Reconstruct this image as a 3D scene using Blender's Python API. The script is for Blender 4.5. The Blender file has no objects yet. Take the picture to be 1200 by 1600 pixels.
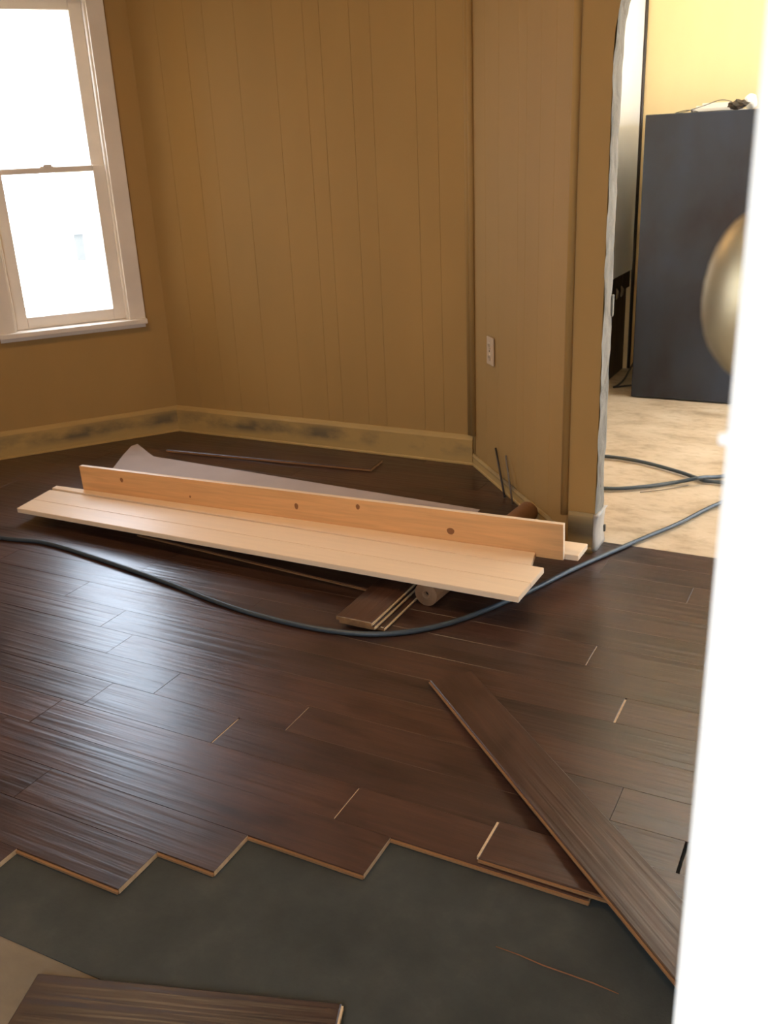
import bpy, bmesh, math, random
from mathutils import Vector, Matrix, noise

random.seed(11)
S = bpy.context.scene
COL = S.collection

# ------------------------------------------------------------------ camera
CAM = Vector((0.0, 0.0, 1.35))
R_ = Vector((0.8875, 0.4587, -0.0440)).normalized()
F_ = Vector((-0.4421, 0.8208, -0.3618)).normalized()
U_ = R_.cross(F_).normalized()
FPX = 1465.3
cd = bpy.data.cameras.new('camera')
cam = bpy.data.objects.new('camera', cd)
COL.objects.link(cam)
M = Matrix((R_, U_, -F_)).transposed().to_4x4()
M.translation = CAM
cam.matrix_world = M
cd.sensor_fit = 'VERTICAL'
cd.sensor_height = 36.0
cd.lens = 36.0 * FPX / 1600.0
cd.clip_start = 0.02
cd.dof.use_dof = True
cd.dof.focus_distance = 1.7
cd.dof.aperture_fstop = 14.0
S.camera = cam

# ------------------------------------------------------------------ world, lights, exposure
w = bpy.data.worlds.new('sky')
S.world = w
w.use_nodes = True
bg = w.node_tree.nodes['Background']
bg.inputs['Color'].default_value = (0.70, 0.83, 1.0, 1)
bg.inputs['Strength'].default_value = 14.5
S.view_settings.view_transform = 'Standard'
S.view_settings.look = 'None'
S.view_settings.gamma = 1.0
S.view_settings.use_curve_mapping = False
S.view_settings.exposure = 0.0
S.cycles.use_denoising = True
S.cycles.max_bounces = 10
S.cycles.diffuse_bounces = 6
S.cycles.sample_clamp_indirect = 6.0


sl = bpy.data.lights.new('sun', 'SUN')
sl.energy = 34.0
sl.color = (1.0, 0.90, 0.76)
sl.angle = math.radians(0.6)
so = bpy.data.objects.new('sun', sl)
COL.objects.link(so)
so.rotation_euler = Vector((-0.66, -0.14, -0.76)).to_track_quat('-Z', 'Y').to_euler()


def portal(name, loc, target, sx, sy):
    """sampling portal in a window opening: emits nothing itself, only guides the sky light"""
    ld = bpy.data.lights.new(name, 'AREA')
    ld.shape = 'RECTANGLE'
    ld.size, ld.size_y = sx, sy
    ld.cycles.is_portal = True
    o = bpy.data.objects.new(name, ld)
    COL.objects.link(o)
    o.location = loc
    d = Vector(target) - Vector(loc)
    o.rotation_euler = d.to_track_quat('-Z', 'Y').to_euler()


# warm fill added just below the room's ceiling, out of view
fill_light = bpy.data.lights.new('warm_fill', 'AREA')
fill_light.shape = 'DISK'
fill_light.size = 0.35
fill_light.energy = 28.0
fill_light.color = (1.0, 0.66, 0.36)
lo_ = bpy.data.objects.new('warm_fill', fill_light)
COL.objects.link(lo_)
lo_.location = (-2.1, 1.6, 2.70)
# fluorescent ceiling light of the next room
lamp2 = bpy.data.lights.new('kitchen_ceiling_light', 'AREA')
lamp2.shape = 'RECTANGLE'
lamp2.size, lamp2.size_y = 1.1, 1.3
lamp2.energy = 18.0
lamp2.color = (1.0, 0.95, 0.86)
lk_ = bpy.data.objects.new('kitchen_ceiling_light', lamp2)
COL.objects.link(lk_)
lk_.location = (-0.35, 4.75, 2.735)


def raydir(px, py):
    return (px - 600) * R_ - (py - 800) * U_ + FPX * F_


def G(px, py, z=0.0):
    d = raydir(px, py)
    return CAM + d * ((z - CAM.z) / d.z)


# ------------------------------------------------------------------ materials
def s2l(c):
    return tuple(((v / 255) / 12.92 if v / 255 <= 0.04045 else ((v / 255 + 0.055) / 1.055) ** 2.4) for v in c)


class NT:
    def __init__(self, name, rough=0.6, spec=0.5):
        self.m = bpy.data.materials.new(name)
        self.m.use_nodes = True
        self.nt = self.m.node_tree
        self.b = self.nt.nodes['Principled BSDF']
        self.b.inputs['Roughness'].default_value = rough
        self.b.inputs['Specular IOR Level'].default_value = spec
        self._c = None

    def n(self, t, **kw):
        nd = self.nt.nodes.new(t)
        for k, v in kw.items():
            if hasattr(nd, k):
                setattr(nd, k, v)
            else:
                nd.inputs[k.replace('_', ' ')].default_value = v
        return nd

    def l(self, a, b):
        self.nt.links.new(a, b)

    def coord(self, scale=(1, 1, 1), rnd=True):
        tc = self.n('ShaderNodeTexCoord')
        mp = self.n('ShaderNodeMapping')
        mp.inputs['Scale'].default_value = scale
        self.l(tc.outputs['Object'], mp.inputs['Vector'])
        if rnd:
            oi = self.n('ShaderNodeObjectInfo')
            mu = self.n('ShaderNodeMath', operation='MULTIPLY')
            mu.inputs[1].default_value = 37.0
            self.l(oi.outputs['Random'], mu.inputs[0])
            self.l(mu.outputs[0], mp.inputs['Location'])
        return mp.outputs['Vector']

    def noise(self, vec, scale, detail=4, rough=0.55, dist=0.0):
        t = self.n('ShaderNodeTexNoise')
        t.inputs['Scale'].default_value = scale
        t.inputs['Detail'].default_value = detail
        t.inputs['Roughness'].default_value = rough
        t.inputs['Distortion'].default_value = dist
        self.l(vec, t.inputs['Vector'])
        return t.outputs['Fac']

    def ramp(self, fac, stops):
        r = self.n('ShaderNodeValToRGB')
        e = r.color_ramp.elements
        while len(e) < len(stops):
            e.new(0.5)
        for i, (p, c) in enumerate(stops):
            e[i].position = p
            e[i].color = (*c, 1) if len(c) == 3 else c
        self.l(fac, r.inputs['Fac'])
        return r.outputs['Color']

    def mix(self, fac, a, b, mode='MIX'):
        mx = self.n('ShaderNodeMix', data_type='RGBA', blend_type=mode)
        for sock, v in ((mx.inputs['Factor'], fac), (mx.inputs['A'], a), (mx.inputs['B'], b)):
            pass
        ins = [i for i in mx.inputs if i.enabled]
        for sock, v in zip(ins, (fac, a, b)):
            if isinstance(v, (int, float)):
                sock.default_value = v
            elif isinstance(v, tuple):
                sock.default_value = (*v, 1) if len(v) == 3 else v
            else:
                self.l(v, sock)
        return [o for o in mx.outputs if o.enabled][0]

    def color(self, c):
        if isinstance(c, tuple):
            self.b.inputs['Base Color'].default_value = (*c, 1)
        else:
            self.l(c, self.b.inputs['Base Color'])
        return self

    def bump(self, h, strength=0.3, dist=0.01):
        bp = self.n('ShaderNodeBump')
        bp.inputs['Strength'].default_value = strength
        bp.inputs['Distance'].default_value = dist
        self.l(h, bp.inputs['Height'])
        self.l(bp.outputs['Normal'], self.b.inputs['Normal'])
        return self


def simple(name, c, rough=0.6, spec=0.5, metal=0.0, var=0.08, scale=8.0, bump=0.0):
    k = NT(name, rough, spec)
    v = k.coord(rnd=False)
    f = k.noise(v, scale, 3)
    k.color(k.ramp(f, [(0.3, tuple(x * (1 - var) for x in c)), (0.7, tuple(min(1, x * (1 + var)) for x in c))]))
    k.b.inputs['Metallic'].default_value = metal
    if bump:
        k.bump(f, bump, 0.004)
    return k.m


def plank_mat(name='dark_hand_scraped_wood', tint=1.0):
    k = NT(name, 0.34, 0.5)
    v = k.coord((0.9, 9.0, 1.0))
    g = k.noise(v, 7.0, 6, 0.6, 0.6)
    v2 = k.coord((1.0, 2.2, 1.0))
    bl = k.noise(v2, 4.5, 3, 0.5)
    c = k.ramp(g, [(0.25, (0.040, 0.0185, 0.0115)), (0.55, (0.062, 0.028, 0.017)), (0.8, (0.086, 0.040, 0.024))])
    dk = k.ramp(bl, [(0.30, (0.5, 0.5, 0.55)), (0.55, (1, 1, 1))])
    c = k.mix(1.0, c, dk, 'MULTIPLY')
    oi = k.n('ShaderNodeObjectInfo')
    tone = k.ramp(oi.outputs['Random'], [(0.0, (0.80, 0.82, 0.85)), (1.0, (1.18, 1.1, 1.05))])
    c = k.mix(1.0, c, tone, 'MULTIPLY')
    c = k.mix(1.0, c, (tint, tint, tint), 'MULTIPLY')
    k.color(c)
    # hand-scraped ripples that run along the board
    v3 = k.coord((0.75, 22.0, 1.0))
    rp = k.noise(v3, 2.4, 2, 0.45, 0.3)
    ad = k.n('ShaderNodeMath', operation='ADD')
    sc = k.n('ShaderNodeMath', operation='MULTIPLY')
    sc.inputs[1].default_value = 0.12
    k.l(g, sc.inputs[0])
    k.l(rp, ad.inputs[0])
    k.l(sc.outputs[0], ad.inputs[1])
    k.bump(ad.outputs[0], 0.34, 0.006)
    k.b.inputs['Coat Weight'].default_value = 0.36
    k.b.inputs['Coat Roughness'].default_value = 0.25
    rr = k.n('ShaderNodeMapRange')
    rr.inputs['To Min'].default_value = 0.27
    rr.inputs['To Max'].default_value = 0.42
    k.l(bl, rr.inputs['Value'])
    k.l(rr.outputs['Result'], k.b.inputs['Roughness'])
    return k.m


def pine_mat(name, c, grain, spec=0.4, rough=0.5):
    k = NT(name, rough, spec)
    v = k.coord((0.8, 14.0, 14.0))
    g = k.noise(v, 4.0, 5, 0.6, 0.5)
    k.color(k.ramp(g, [(0.3, tuple(x * (1 - grain) for x in c)), (0.7, tuple(min(1, x * (1 + grain * 0.5)) for x in c))]))
    k.bump(g, 0.06, 0.003)
    return k.m


def wall_mat(name, c):
    k = NT(name, 0.62, 0.25)
    v = k.coord((1, 1, 0.35), rnd=False)
    f = k.noise(v, 2.2, 4)
    f2 = k.noise(k.coord((1, 1, 0.05), rnd=False), 60.0, 2)
    col = k.ramp(f, [(0.3, tuple(x * 0.94 for x in c)), (0.7, tuple(x * 1.05 for x in c))])
    k.color(col)
    k.bump(f2, 0.05, 0.002)
    return k.m


def baseboard_mat(name, c, thr=0.52):
    k = NT(name, 0.6, 0.25)
    v = k.coord((1.0, 1.0, 1.7), rnd=False)
    f = k.noise(v, 3.6, 5, 0.62)
    tc = k.n('ShaderNodeTexCoord')
    sx = k.n('ShaderNodeSeparateXYZ')
    k.l(tc.outputs['Object'], sx.inputs[0])
    band = k.ramp(sx.outputs['Z'], [(0.028, (0, 0, 0)), (0.06, (1, 1, 1)), (0.095, (0.8, 0.8, 0.8)), (0.13, (0, 0, 0))])
    m = k.ramp(f, [(thr - 0.08, (0, 0, 0)), (thr + 0.14, (0.85, 0.85, 0.85))])
    msk = k.mix(1.0, m, band, 'MULTIPLY')
    k.color(k.mix(msk, c, (0.10, 0.085, 0.06)))
    return k.m


YEL = (0.39, 0.235, 0.078)
M_wall = wall_mat('tan_yellow_paint', YEL)
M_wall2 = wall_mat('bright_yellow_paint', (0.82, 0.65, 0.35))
M_base = baseboard_mat('smudged_baseboard_paint', (0.46, 0.30, 0.105))
M_stubbase = baseboard_mat('dirty_baseboard_paint', (0.36, 0.27, 0.13), 0.36)
M_trim = simple('window_white_paint', (0.78, 0.70, 0.60), 0.42, 0.5, var=0.04)
M_ceil = simple('ceiling_tan', (0.55, 0.44, 0.28), 0.8, 0.2, var=0.03)
M_plank = plank_mat()
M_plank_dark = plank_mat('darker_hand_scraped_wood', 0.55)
M_core = pine_mat('plank_core_brown', (0.30, 0.150, 0.060), 0.3)
M_end = pine_mat('plank_cut_end', (0.62, 0.45, 0.27), 0.2)
M_board = pine_mat('primed_white_board', (0.90, 0.70, 0.48), 0.05, 0.5, 0.36)
M_pine = pine_mat('orange_pine', (0.74, 0.41, 0.17), 0.16, 0.4, 0.45)
M_pale = simple('pale_sheet', (0.52, 0.44, 0.40), 0.7, 0.2, var=0.06, scale=5)
M_knot = simple('pine_knot', (0.27, 0.115, 0.042), 0.6, 0.3)
M_kraft = pine_mat('kraft_paper', (0.30, 0.165, 0.085), 0.12, 0.2, 0.75)
M_dark = simple('dark_hole', (0.02, 0.015, 0.012), 0.8, 0.2)
M_hose = simple('slate_blue_rubber', (0.045, 0.062, 0.075), 0.42, 0.5, var=0.1, scale=30)
M_thin = simple('dark_wire', (0.07, 0.065, 0.06), 0.5, 0.5)
M_black = simple('black_enamel', (0.050, 0.052, 0.058), 0.4, 0.5)
M_metal = simple('dark_metal', (0.055, 0.045, 0.04), 0.45, 0.5, metal=0.6)
M_white = simple('white_door_paint', (0.90, 0.87, 0.79), 0.4, 0.5, var=0.02)
M_papers = simple('white_paper', (0.85, 0.82, 0.75), 0.7, 0.2, var=0.04)
M_plate = simple('ivory_plastic', (0.56, 0.42, 0.27), 0.35, 0.5, var=0.03)

k = NT('aged_brass', 0.5, 0.5)
f = k.noise(k.coord(rnd=False), 40, 4)
k.color(k.ramp(f, [(0.3, (0.30, 0.23, 0.135)), (0.7, (0.44, 0.34, 0.18))]))
k.b.inputs['Metallic'].default_value = 0.7
M_brass = k.m

k = NT('felt_underlayment', 0.95, 0.15)
v = k.coord(rnd=False)
f = k.noise(v, 5.0, 6, 0.65)
f2 = k.noise(v, 160.0, 2)
c = k.ramp(f, [(0.28, (0.042, 0.044, 0.038)), (0.55, (0.058, 0.060, 0.052)), (0.8, (0.085, 0.084, 0.070))])
k.color(c)
k.bump(f2, 0.25, 0.003)
M_felt = k.m

k = NT('plywood_subfloor', 0.75, 0.25)
v = k.coord((1.0, 3.0, 1.0), rnd=False)
f = k.noise(v, 4.0, 6, 0.62, 0.5)
k.color(k.ramp(f, [(0.25, (0.15, 0.12, 0.08)), (0.5, (0.195, 0.155, 0.105)), (0.75, (0.23, 0.185, 0.13))]))
k.bump(f, 0.05, 0.003)
M_sub = k.m

k = NT('worn_beige_floor', 0.55, 0.35)
v = k.coord((1.0, 1.6, 1.0), rnd=False)
f = k.noise(v, 3.6, 7, 0.66, 0.25)
f2 = k.noise(v, 14.0, 4, 0.6)
c = k.ramp(f, [(0.30, (0.34, 0.25, 0.155)), (0.48, (0.52, 0.41, 0.28)), (0.7, (0.61, 0.50, 0.36))])
c2 = k.ramp(f2, [(0.30, (0.8, 0.78, 0.74)), (0.5, (1, 1, 1))])
k.color(k.mix(1.0, c, c2, 'MULTIPLY'))
M_floor2 = k.m

k = NT('rough_grey_plaster', 0.85, 0.2)
v = k.coord((1, 1, 0.45), rnd=False)
f = k.noise(v, 16.0, 7, 0.7, 0.6)
k.color(k.ramp(f, [(0.30, (0.09, 0.075, 0.055)), (0.45, (0.21, 0.19, 0.155)), (0.7, (0.30, 0.28, 0.235))]))
k.bump(f, 0.9, 0.012)
M_plaster = k.m

k = NT('white_plaster', 0.6, 0.3)
f = k.noise(k.coord(rnd=False), 3, 3)
k.color(k.ramp(f, [(0.3, (0.82, 0.83, 0.80)), (0.7, (0.88, 0.89, 0.86))]))
M_wplaster = k.m

k = NT('dark_rough_boards', 0.7, 0.3)
f = k.noise(k.coord((6, 6, 0.7), rnd=False), 6, 5, 0.6)
k.color(k.ramp(f, [(0.3, (0.045, 0.035, 0.024)), (0.7, (0.12, 0.095, 0.065))]))
k.bump(f, 0.3, 0.004)
M_lath = k.m

# black appliance with greasy smudges, bluish room reflections painted into its colour
k = NT('smudged_sheen_black', 0.36, 0.38)
v = k.coord((1.0, 1.0, 0.55), rnd=False)
f = k.noise(v, 3.4, 4, 0.5, 0.3)
f2 = k.noise(k.coord((1, 1, 1), rnd=False), 9.0, 3)
c = k.ramp(f, [(0.32, (0.015, 0.011, 0.0125)), (0.50, (0.023, 0.026, 0.034)), (0.72, (0.028, 0.036, 0.055))])
k.color(c)
mr = k.n('ShaderNodeMapRange')
mr.inputs['To Min'].default_value = 0.35
mr.inputs['To Max'].default_value = 0.6
k.l(f2, mr.inputs['Value'])
k.l(mr.outputs['Result'], k.b.inputs['Roughness'])
M_fridge = k.m

# clear window glass (thin)
k = NT('window_glass', 0.02, 0.5)
gl = k.n('ShaderNodeBsdfGlossy')
gl.inputs['Roughness'].default_value = 0.02
tr = k.n('ShaderNodeBsdfTransparent')
mxs = k.n('ShaderNodeMixShader')
mxs.inputs[0].default_value = 0.06
k.l(tr.outputs[0], mxs.inputs[1])
k.l(gl.outputs[0], mxs.inputs[2])
k.l(mxs.outputs[0], k.nt.nodes['Material Output'].inputs['Surface'])
M_glass = k.m


# ------------------------------------------------------------------ mesh helpers
def link(name, me, parent=None, loc=None, rot=None):
    o = bpy.data.objects.new(name, me)
    COL.objects.link(o)
    if loc is not None:
        o.location = loc
    if rot is not None:
        o.rotation_euler = rot
    if parent is not None:
        o.parent = parent
    return o


def tag(o, label, cat, group=None):
    o['label'] = label
    o['category'] = cat
    if group:
        o['group'] = group
    return o


def struct(o):
    o['kind'] = 'structure'
    return o


def empty(name, loc=(0, 0, 0), rotz=0.0):
    o = bpy.data.objects.new(name, None)
    o.empty_display_size = 0.1
    COL.objects.link(o)
    o.location = loc
    o.rotation_euler = (0, 0, rotz)
    return o


def from_bm(name, bm, mats, parent=None, loc=None, rot=None, smooth=False):
    bmesh.ops.recalc_face_normals(bm, faces=bm.faces)
    me = bpy.data.meshes.new(name)
    bm.to_mesh(me)
    bm.free()
    for m in (mats if isinstance(mats, (list, tuple)) else [mats]):
        me.materials.append(m)
    if smooth:
        for p in me.polygons:
            p.use_smooth = True
    return link(name, me, parent, loc, rot)


def add_box(bm, lo, hi, bev=0.0, mi=0, mat=None):
    r = bmesh.ops.create_cube(bm, size=1.0)
    vs = r['verts']
    c = [(a + b) / 2 for a, b in zip(lo, hi)]
    s = [abs(b - a) for a, b in zip(lo, hi)]
    for v in vs:
        v.co = Vector((v.co.x * s[0] + c[0], v.co.y * s[1] + c[1], v.co.z * s[2] + c[2]))
    fs = {f for v in vs for f in v.link_faces}
    if bev:
        es = list({e for v in vs for e in v.link_edges})
        rr = bmesh.ops.bevel(bm, geom=es, offset=bev, segments=2, profile=0.6, affect='EDGES')
        vs = list({v for f in rr['faces'] for v in f.verts} | {v for v in vs if v.is_valid})
        fs = {f for v in vs for f in v.link_faces}
    for f_ in fs:
        f_.material_index = mi
    if mat is not None:
        for v in {v for f_ in fs for v in f_.verts}:
            v.co = mat @ v.co
    return fs


def add_hex(bm, b4, t4, mi=0, mi_end=None):
    """8-corner solid: bottom quad b4 and top quad t4 in the same order"""
    vb = [bm.verts.new(p) for p in b4]
    vt = [bm.verts.new(p) for p in t4]
    fs = [bm.faces.new(vb[::-1]), bm.faces.new(vt)]
    for i in range(4):
        j = (i + 1) % 4
        fs.append(bm.faces.new((vb[i], vb[j], vt[j], vt[i])))
    for f_ in fs:
        f_.material_index = mi
    return fs


def add_tube(bm, pts, r, seg=10, mi=0, cap=True):
    pts = [Vector(p) for p in pts]
    rings = []
    up = Vector((0, 0, 1))
    for i, p in enumerate(pts):
        t = (pts[min(i + 1, len(pts) - 1)] - pts[max(i - 1, 0)]).normalized()
        a = up if abs(t.dot(up)) < 0.95 else Vector((1, 0, 0))
        x = t.cross(a).normalized()
        y = x.cross(t).normalized()
        rr = r[i] if isinstance(r, (list, tuple)) else r
        rings.append([bm.verts.new(p + (x * math.cos(q) + y * math.sin(q)) * rr)
                      for q in [2 * math.pi * k_ / seg for k_ in range(seg)]])
    for a, b in zip(rings, rings[1:]):
        for k_ in range(seg):
            f_ = bm.faces.new((a[k_], a[(k_ + 1) % seg], b[(k_ + 1) % seg], b[k_]))
            f_.material_index = mi
            f_.smooth = True
    if cap:
        bm.faces.new(rings[0][::-1]).material_index = mi
        bm.faces.new(rings[-1]).material_index = mi


def add_lathe(bm, prof, mat, seg=28, mi=0):
    """prof: (radius, axial) along local +Z, placed by mat"""
    rings = []
    for r, z in prof:
        if r < 1e-6:
            rings.append([bm.verts.new(mat @ Vector((0, 0, z)))])
        else:
            rings.append([bm.verts.new(mat @ Vector((r * math.cos(2 * math.pi * k_ / seg), r * math.sin(2 * math.pi * k_ / seg), z)))
                          for k_ in range(seg)])
    for a, b in zip(rings, rings[1:]):
        for k_ in range(seg):
            j = (k_ + 1) % seg
            if len(a) == 1 and len(b) == 1:
                continue
            if len(a) == 1:
                f_ = bm.faces.new((a[0], b[j], b[k_]))
            elif len(b) == 1:
                f_ = bm.faces.new((a[k_], a[j], b[0]))
            else:
                f_ = bm.faces.new((a[k_], a[j], b[j], b[k_]))
            f_.material_index = mi
            f_.smooth = True


def smooth_path(pts, per=6):
    pts = [Vector(p) for p in pts]
    out = []
    for i in range(len(pts) - 1):
        p0, p1, p2, p3 = pts[max(i - 1, 0)], pts[i], pts[i + 1], pts[min(i + 2, len(pts) - 1)]
        for k_ in range(per):
            t = k_ / per
            out.append(0.5 * ((2 * p1) + (p2 - p0) * t + (2 * p0 - 5 * p1 + 4 * p2 - p3) * t * t + (3 * p1 - p0 - 3 * p2 + p3) * t ** 3))
    out.append(pts[-1])
    return out


def clip(poly, nx, ny, d):
    """keep the part of a convex polygon where nx*x + ny*y <= d"""
    out = []
    for i in range(len(poly)):
        a, b = poly[i], poly[(i + 1) % len(poly)]
        da, db = nx * a[0] + ny * a[1] - d, nx * b[0] + ny * b[1] - d
        if da <= 0:
            out.append(a)
        if (da < 0 < db) or (db < 0 < da):
            t = da / (da - db)
            out.append((a[0] + (b[0] - a[0]) * t, a[1] + (b[1] - a[1]) * t))
    return out


def inset(poly, c):
    n = len(poly)
    res = []
    for i in range(n):
        p0, p1, p2 = (Vector(poly[i - 1]), Vector(poly[i]), Vector(poly[(i + 1) % n]))
        e1, e2 = (p1 - p0).normalized(), (p2 - p1).normalized()
        n1, n2 = Vector((-e1.y, e1.x)), Vector((-e2.y, e2.x))
        k_ = 1 + n1.dot(n2)
        res.append(p1 + (n1 + n2) * (c / max(k_, 0.2)))
    return res


TH = 0.012


def add_plank(bm, poly, z0=-TH, z1=0.0, cham=0.0022, tongue=None, side_tongue=False, ends=2, core=1):
    """dark wear layer (0) over a brown core on the long sides (1) and light cut ends (2)"""
    mid = z1 - 0.0035
    top = inset(poly, cham)
    n = len(poly)
    rows = [[bm.verts.new((p[0], p[1], z0)) for p in poly],
            [bm.verts.new((p[0], p[1], mid)) for p in poly],
            [bm.verts.new((p[0], p[1], z1 - cham * 0.7)) for p in poly],
            [bm.verts.new((p[0], p[1], z1)) for p in top]]
    bm.faces.new(rows[0][::-1]).material_index = 1
    bm.faces.new(rows[3]).material_index = 0
    for r in range(3):
        for i in range(n):
            j = (i + 1) % n
            f_ = bm.faces.new((rows[r][i], rows[r][j], rows[r + 1][j], rows[r + 1][i]))
            e = Vector(poly[j]) - Vector(poly[i])
            end = abs(e.y) > abs(e.x)
            if r < 2 and end:
                f_.material_index = ends
            elif r == 0:
                f_.material_index = core
            else:
                f_.material_index = 0
    if tongue:
        side, wd = tongue
        xs = [p[0] for p in poly]
        ys = [p[1] for p in poly]
        x = max(xs) if side > 0 else min(xs)
        add_box(bm, (min(x, x + side * wd), min(ys) + 0.004, z0 + 0.003), (max(x, x + side * wd), max(ys) - 0.004, z1 - 0.0015), mi=2)
    if side_tongue:
        xs = [p[0] for p in poly]
        y = min(p[1] for p in poly)
        add_box(bm, (min(xs), y - 0.005, z0 + 0.002), (max(xs), y, z0 + 0.0075), mi=1)


PM = [M_plank, M_core, M_end]

# ------------------------------------------------------------------ room geometry (metres)
C1 = Vector((-3.22, 3.74, 0))          # back left corner of the bay
C2 = Vector((-1.54, 3.735, 0))         # back right corner of the bay
DW = Vector((math.cos(math.radians(-127)), math.sin(math.radians(-127)), 0))
L1 = C1 + DW * 0.965                   # left end of the window wall
R1 = Vector((-0.885, 3.005, 0))        # right end of the bay's right wall
DR = (R1 - C2).normalized()
YO = 3.0                               # room side of the archway wall
XR = 0.36                              # right wall of the room
XL = -4.4
YF = -1.25
ZC = 2.75
ZF = -0.0145                           # top of subfloor


def wall_frame(a, b):
    """local frame: x along the wall, y out of the room, z up"""
    d = (b - a).normalized()
    n_ = Vector((-d.y, d.x, 0))
    m = Matrix((d, n_, Vector((0, 0, 1)))).transposed().to_4x4()
    m.translation = a
    return m


def wall(name, a, b, t=0.12, z0=-0.03, z1=ZC, holes=(), mat=None, ext=(0, 0)):
    """solid wall from a to b (room on its right-hand side seen from a), with rectangular holes (s0,s1,z0,z1)"""
    a, b = Vector(a), Vector(b)
    L = (b - a).length
    bm = bmesh.new()
    s = -ext[0]
    for (h0, h1, q0, q1) in sorted(holes):
        add_box(bm, (s, 0, z0), (h0, t, z1))
        add_box(bm, (h0, 0, z0), (h1, t, q0))
        add_box(bm, (h0, 0, q1), (h1, t, z1))
        s = h1
    add_box(bm, (s, 0, z0), (L + ext[1], t, z1))
    o = from_bm(name, bm, mat or M_wall)
    o.matrix_world = wall_frame(a, b)
    return struct(o)


# window hole measured along the window wall from L1 towards C1
WS0, WS1, WZ0, WZ1 = 0.965 - 0.735, 0.965 - 0.17, 0.605, 2.06
wall_left = wall('wall_left', L1, C1, holes=[(WS0, WS1, WZ0, WZ1)], ext=(0.02, 0.05))
wall_back = wall('wall_back', C1 + Vector((0, 0.012, 0)), C2 + Vector((0, 0.012, 0)), ext=(0.06, 0.06))
wall_right = wall('wall_right', C2 + Vector((0.008, 0.008, 0)), R1 + Vector((0.008, 0.008, 0)), ext=(0.05, 0.0))
wall('wall_side_left', (XL, L1.y, 0), L1, ext=(0.12, 0))
wall('wall_far_left', (XL, YF, 0), (XL, L1.y, 0), ext=(0.12, 0), holes=[])
# the wall behind the camera, with the daylight window that lights the door
wall('wall_front', (XR, YF, 0), (XL, YF, 0), ext=(0.12, 0.12), holes=[(0.22, 1.35, 0.85, 2.30)])
wall('wall_side_right', (XR, YO, 0), (XR, YF, 0), ext=(0.0, 0.0), holes=[(YO - 0.95, YO - 0.16, -0.03, 2.08)])

# grooved panels on the back wall
bm_count = 0


def panel(parent, s0, s1, z0, z1, y0=-0.006, y1=0.0, m=None):
    bm = bmesh.new()
    c = 0.0009
    lo, hi = s0 + 0.0003, s1 - 0.0003
    vb = [(lo, y1), (hi, y1), (hi, y0 + c), (hi - c, y0), (lo + c, y0), (lo, y0 + c)]
    b = [bm.verts.new((x, y, z0)) for x, y in vb]
    t = [bm.verts.new((x, y, z1)) for x, y in vb]
    bm.faces.new(b[::-1])
    bm.faces.new(t)
    for i in range(6):
        j = (i + 1) % 6
        bm.faces.new((b[i], b[j], t[j], t[i]))
    return from_bm('panel', bm, m or M_wall, parent)


def panels(parent, xs, z0=0.0, z1=ZC, **kw):
    for a, b in zip(xs, xs[1:]):
        panel(parent, a, b, z0, z1, **kw)


gx = [-3.22, -3.06, -2.9038, -2.7992, -2.634, -2.4376, -2.2873, -2.2076, -2.0674, -1.9732, -1.776, -1.6817, -1.54]
panels(wall_back, [x - C1.x for x in gx[:-1]] + [C2.x - C1.x + 0.006], y0=-0.012)
panels(wall_right, [0.012, 0.155, 0.299, 0.489, 0.561, 0.682, 0.8, (R1 - C2).length], y0=-0.008)

# corner strips
def corner_strip(name, p, r=0.012, z0=0.14, z1=ZC):
    bm = bmesh.new()
    add_tube(bm, [(0, 0, z0), (0, 0, z1)], r, 8)
    return struct(from_bm(name, bm, M_wall, loc=p))


corner_strip('trim_1', C2 + Vector((-0.013, -0.004, 0)), 0.013)
corner_strip('trim_2', C2 + Vector((0.004, -0.012, 0)), 0.013)
corner_strip('trim_3', R1 + Vector((-0.012, -0.004, 0)), 0.014, 0.12)


# baseboards: a flat board with a bevelled cap
def baseboard(name, a, b, h=0.137, t=0.016, m=None, parent=None, ends=(0, 0)):
    a, b = Vector(a), Vector(b)
    L = (b - a).length
    bm = bmesh.new()
    pr = [(0, 0.001), (0, h), (-0.006, h), (-0.011, h - 0.012), (-t, h - 0.02), (-t, 0.012), (-t - 0.004, 0.008), (-t - 0.004, 0.001)]
    va = [bm.verts.new((-ends[0] + (-y) * 0, y, z)) for y, z in pr]
    vb = [bm.verts.new((L + ends[1], y, z)) for y, z in pr]
    n = len(pr)
    bm.faces.new(va)
    bm.faces.new(vb[::-1])
    for i in range(n):
        j = (i + 1) % n
        bm.faces.new((va[i], vb[i], vb[j], va[j]))
    o = from_bm(name, bm, m or M_base)
    o.matrix_world = wall_frame(a, b)
    return struct(o)


baseboard('baseboard_left', L1, C1)
baseboard('baseboard_back', C1, C2)
baseboard('baseboard_right', C2, R1 + DR * -0.02, h=0.055, t=0.008)

# ------------------------------------------------------------------ archway wall
XA, AA, ZS = -0.787, 0.54, 1.58          # left jamb, half width, spring height
XC = XA + AA
YB = YO + 0.095


def arch_pts(n=26, grow=0.0):
    out = [(XA - grow, -0.03)]
    for i in range(9):
        out.append((XA - grow, ZS * i / 9))
    for i in range(n + 1):
        q = math.pi - math.pi * i / n
        out.append((XC + (AA + grow) * math.cos(q), ZS + (AA + grow) * math.sin(q)))
    for i in range(9):
        out.append((XC + AA + grow, ZS * (8 - i) / 9))
    out.append((XC + AA + grow, -0.03))
    return out


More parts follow.
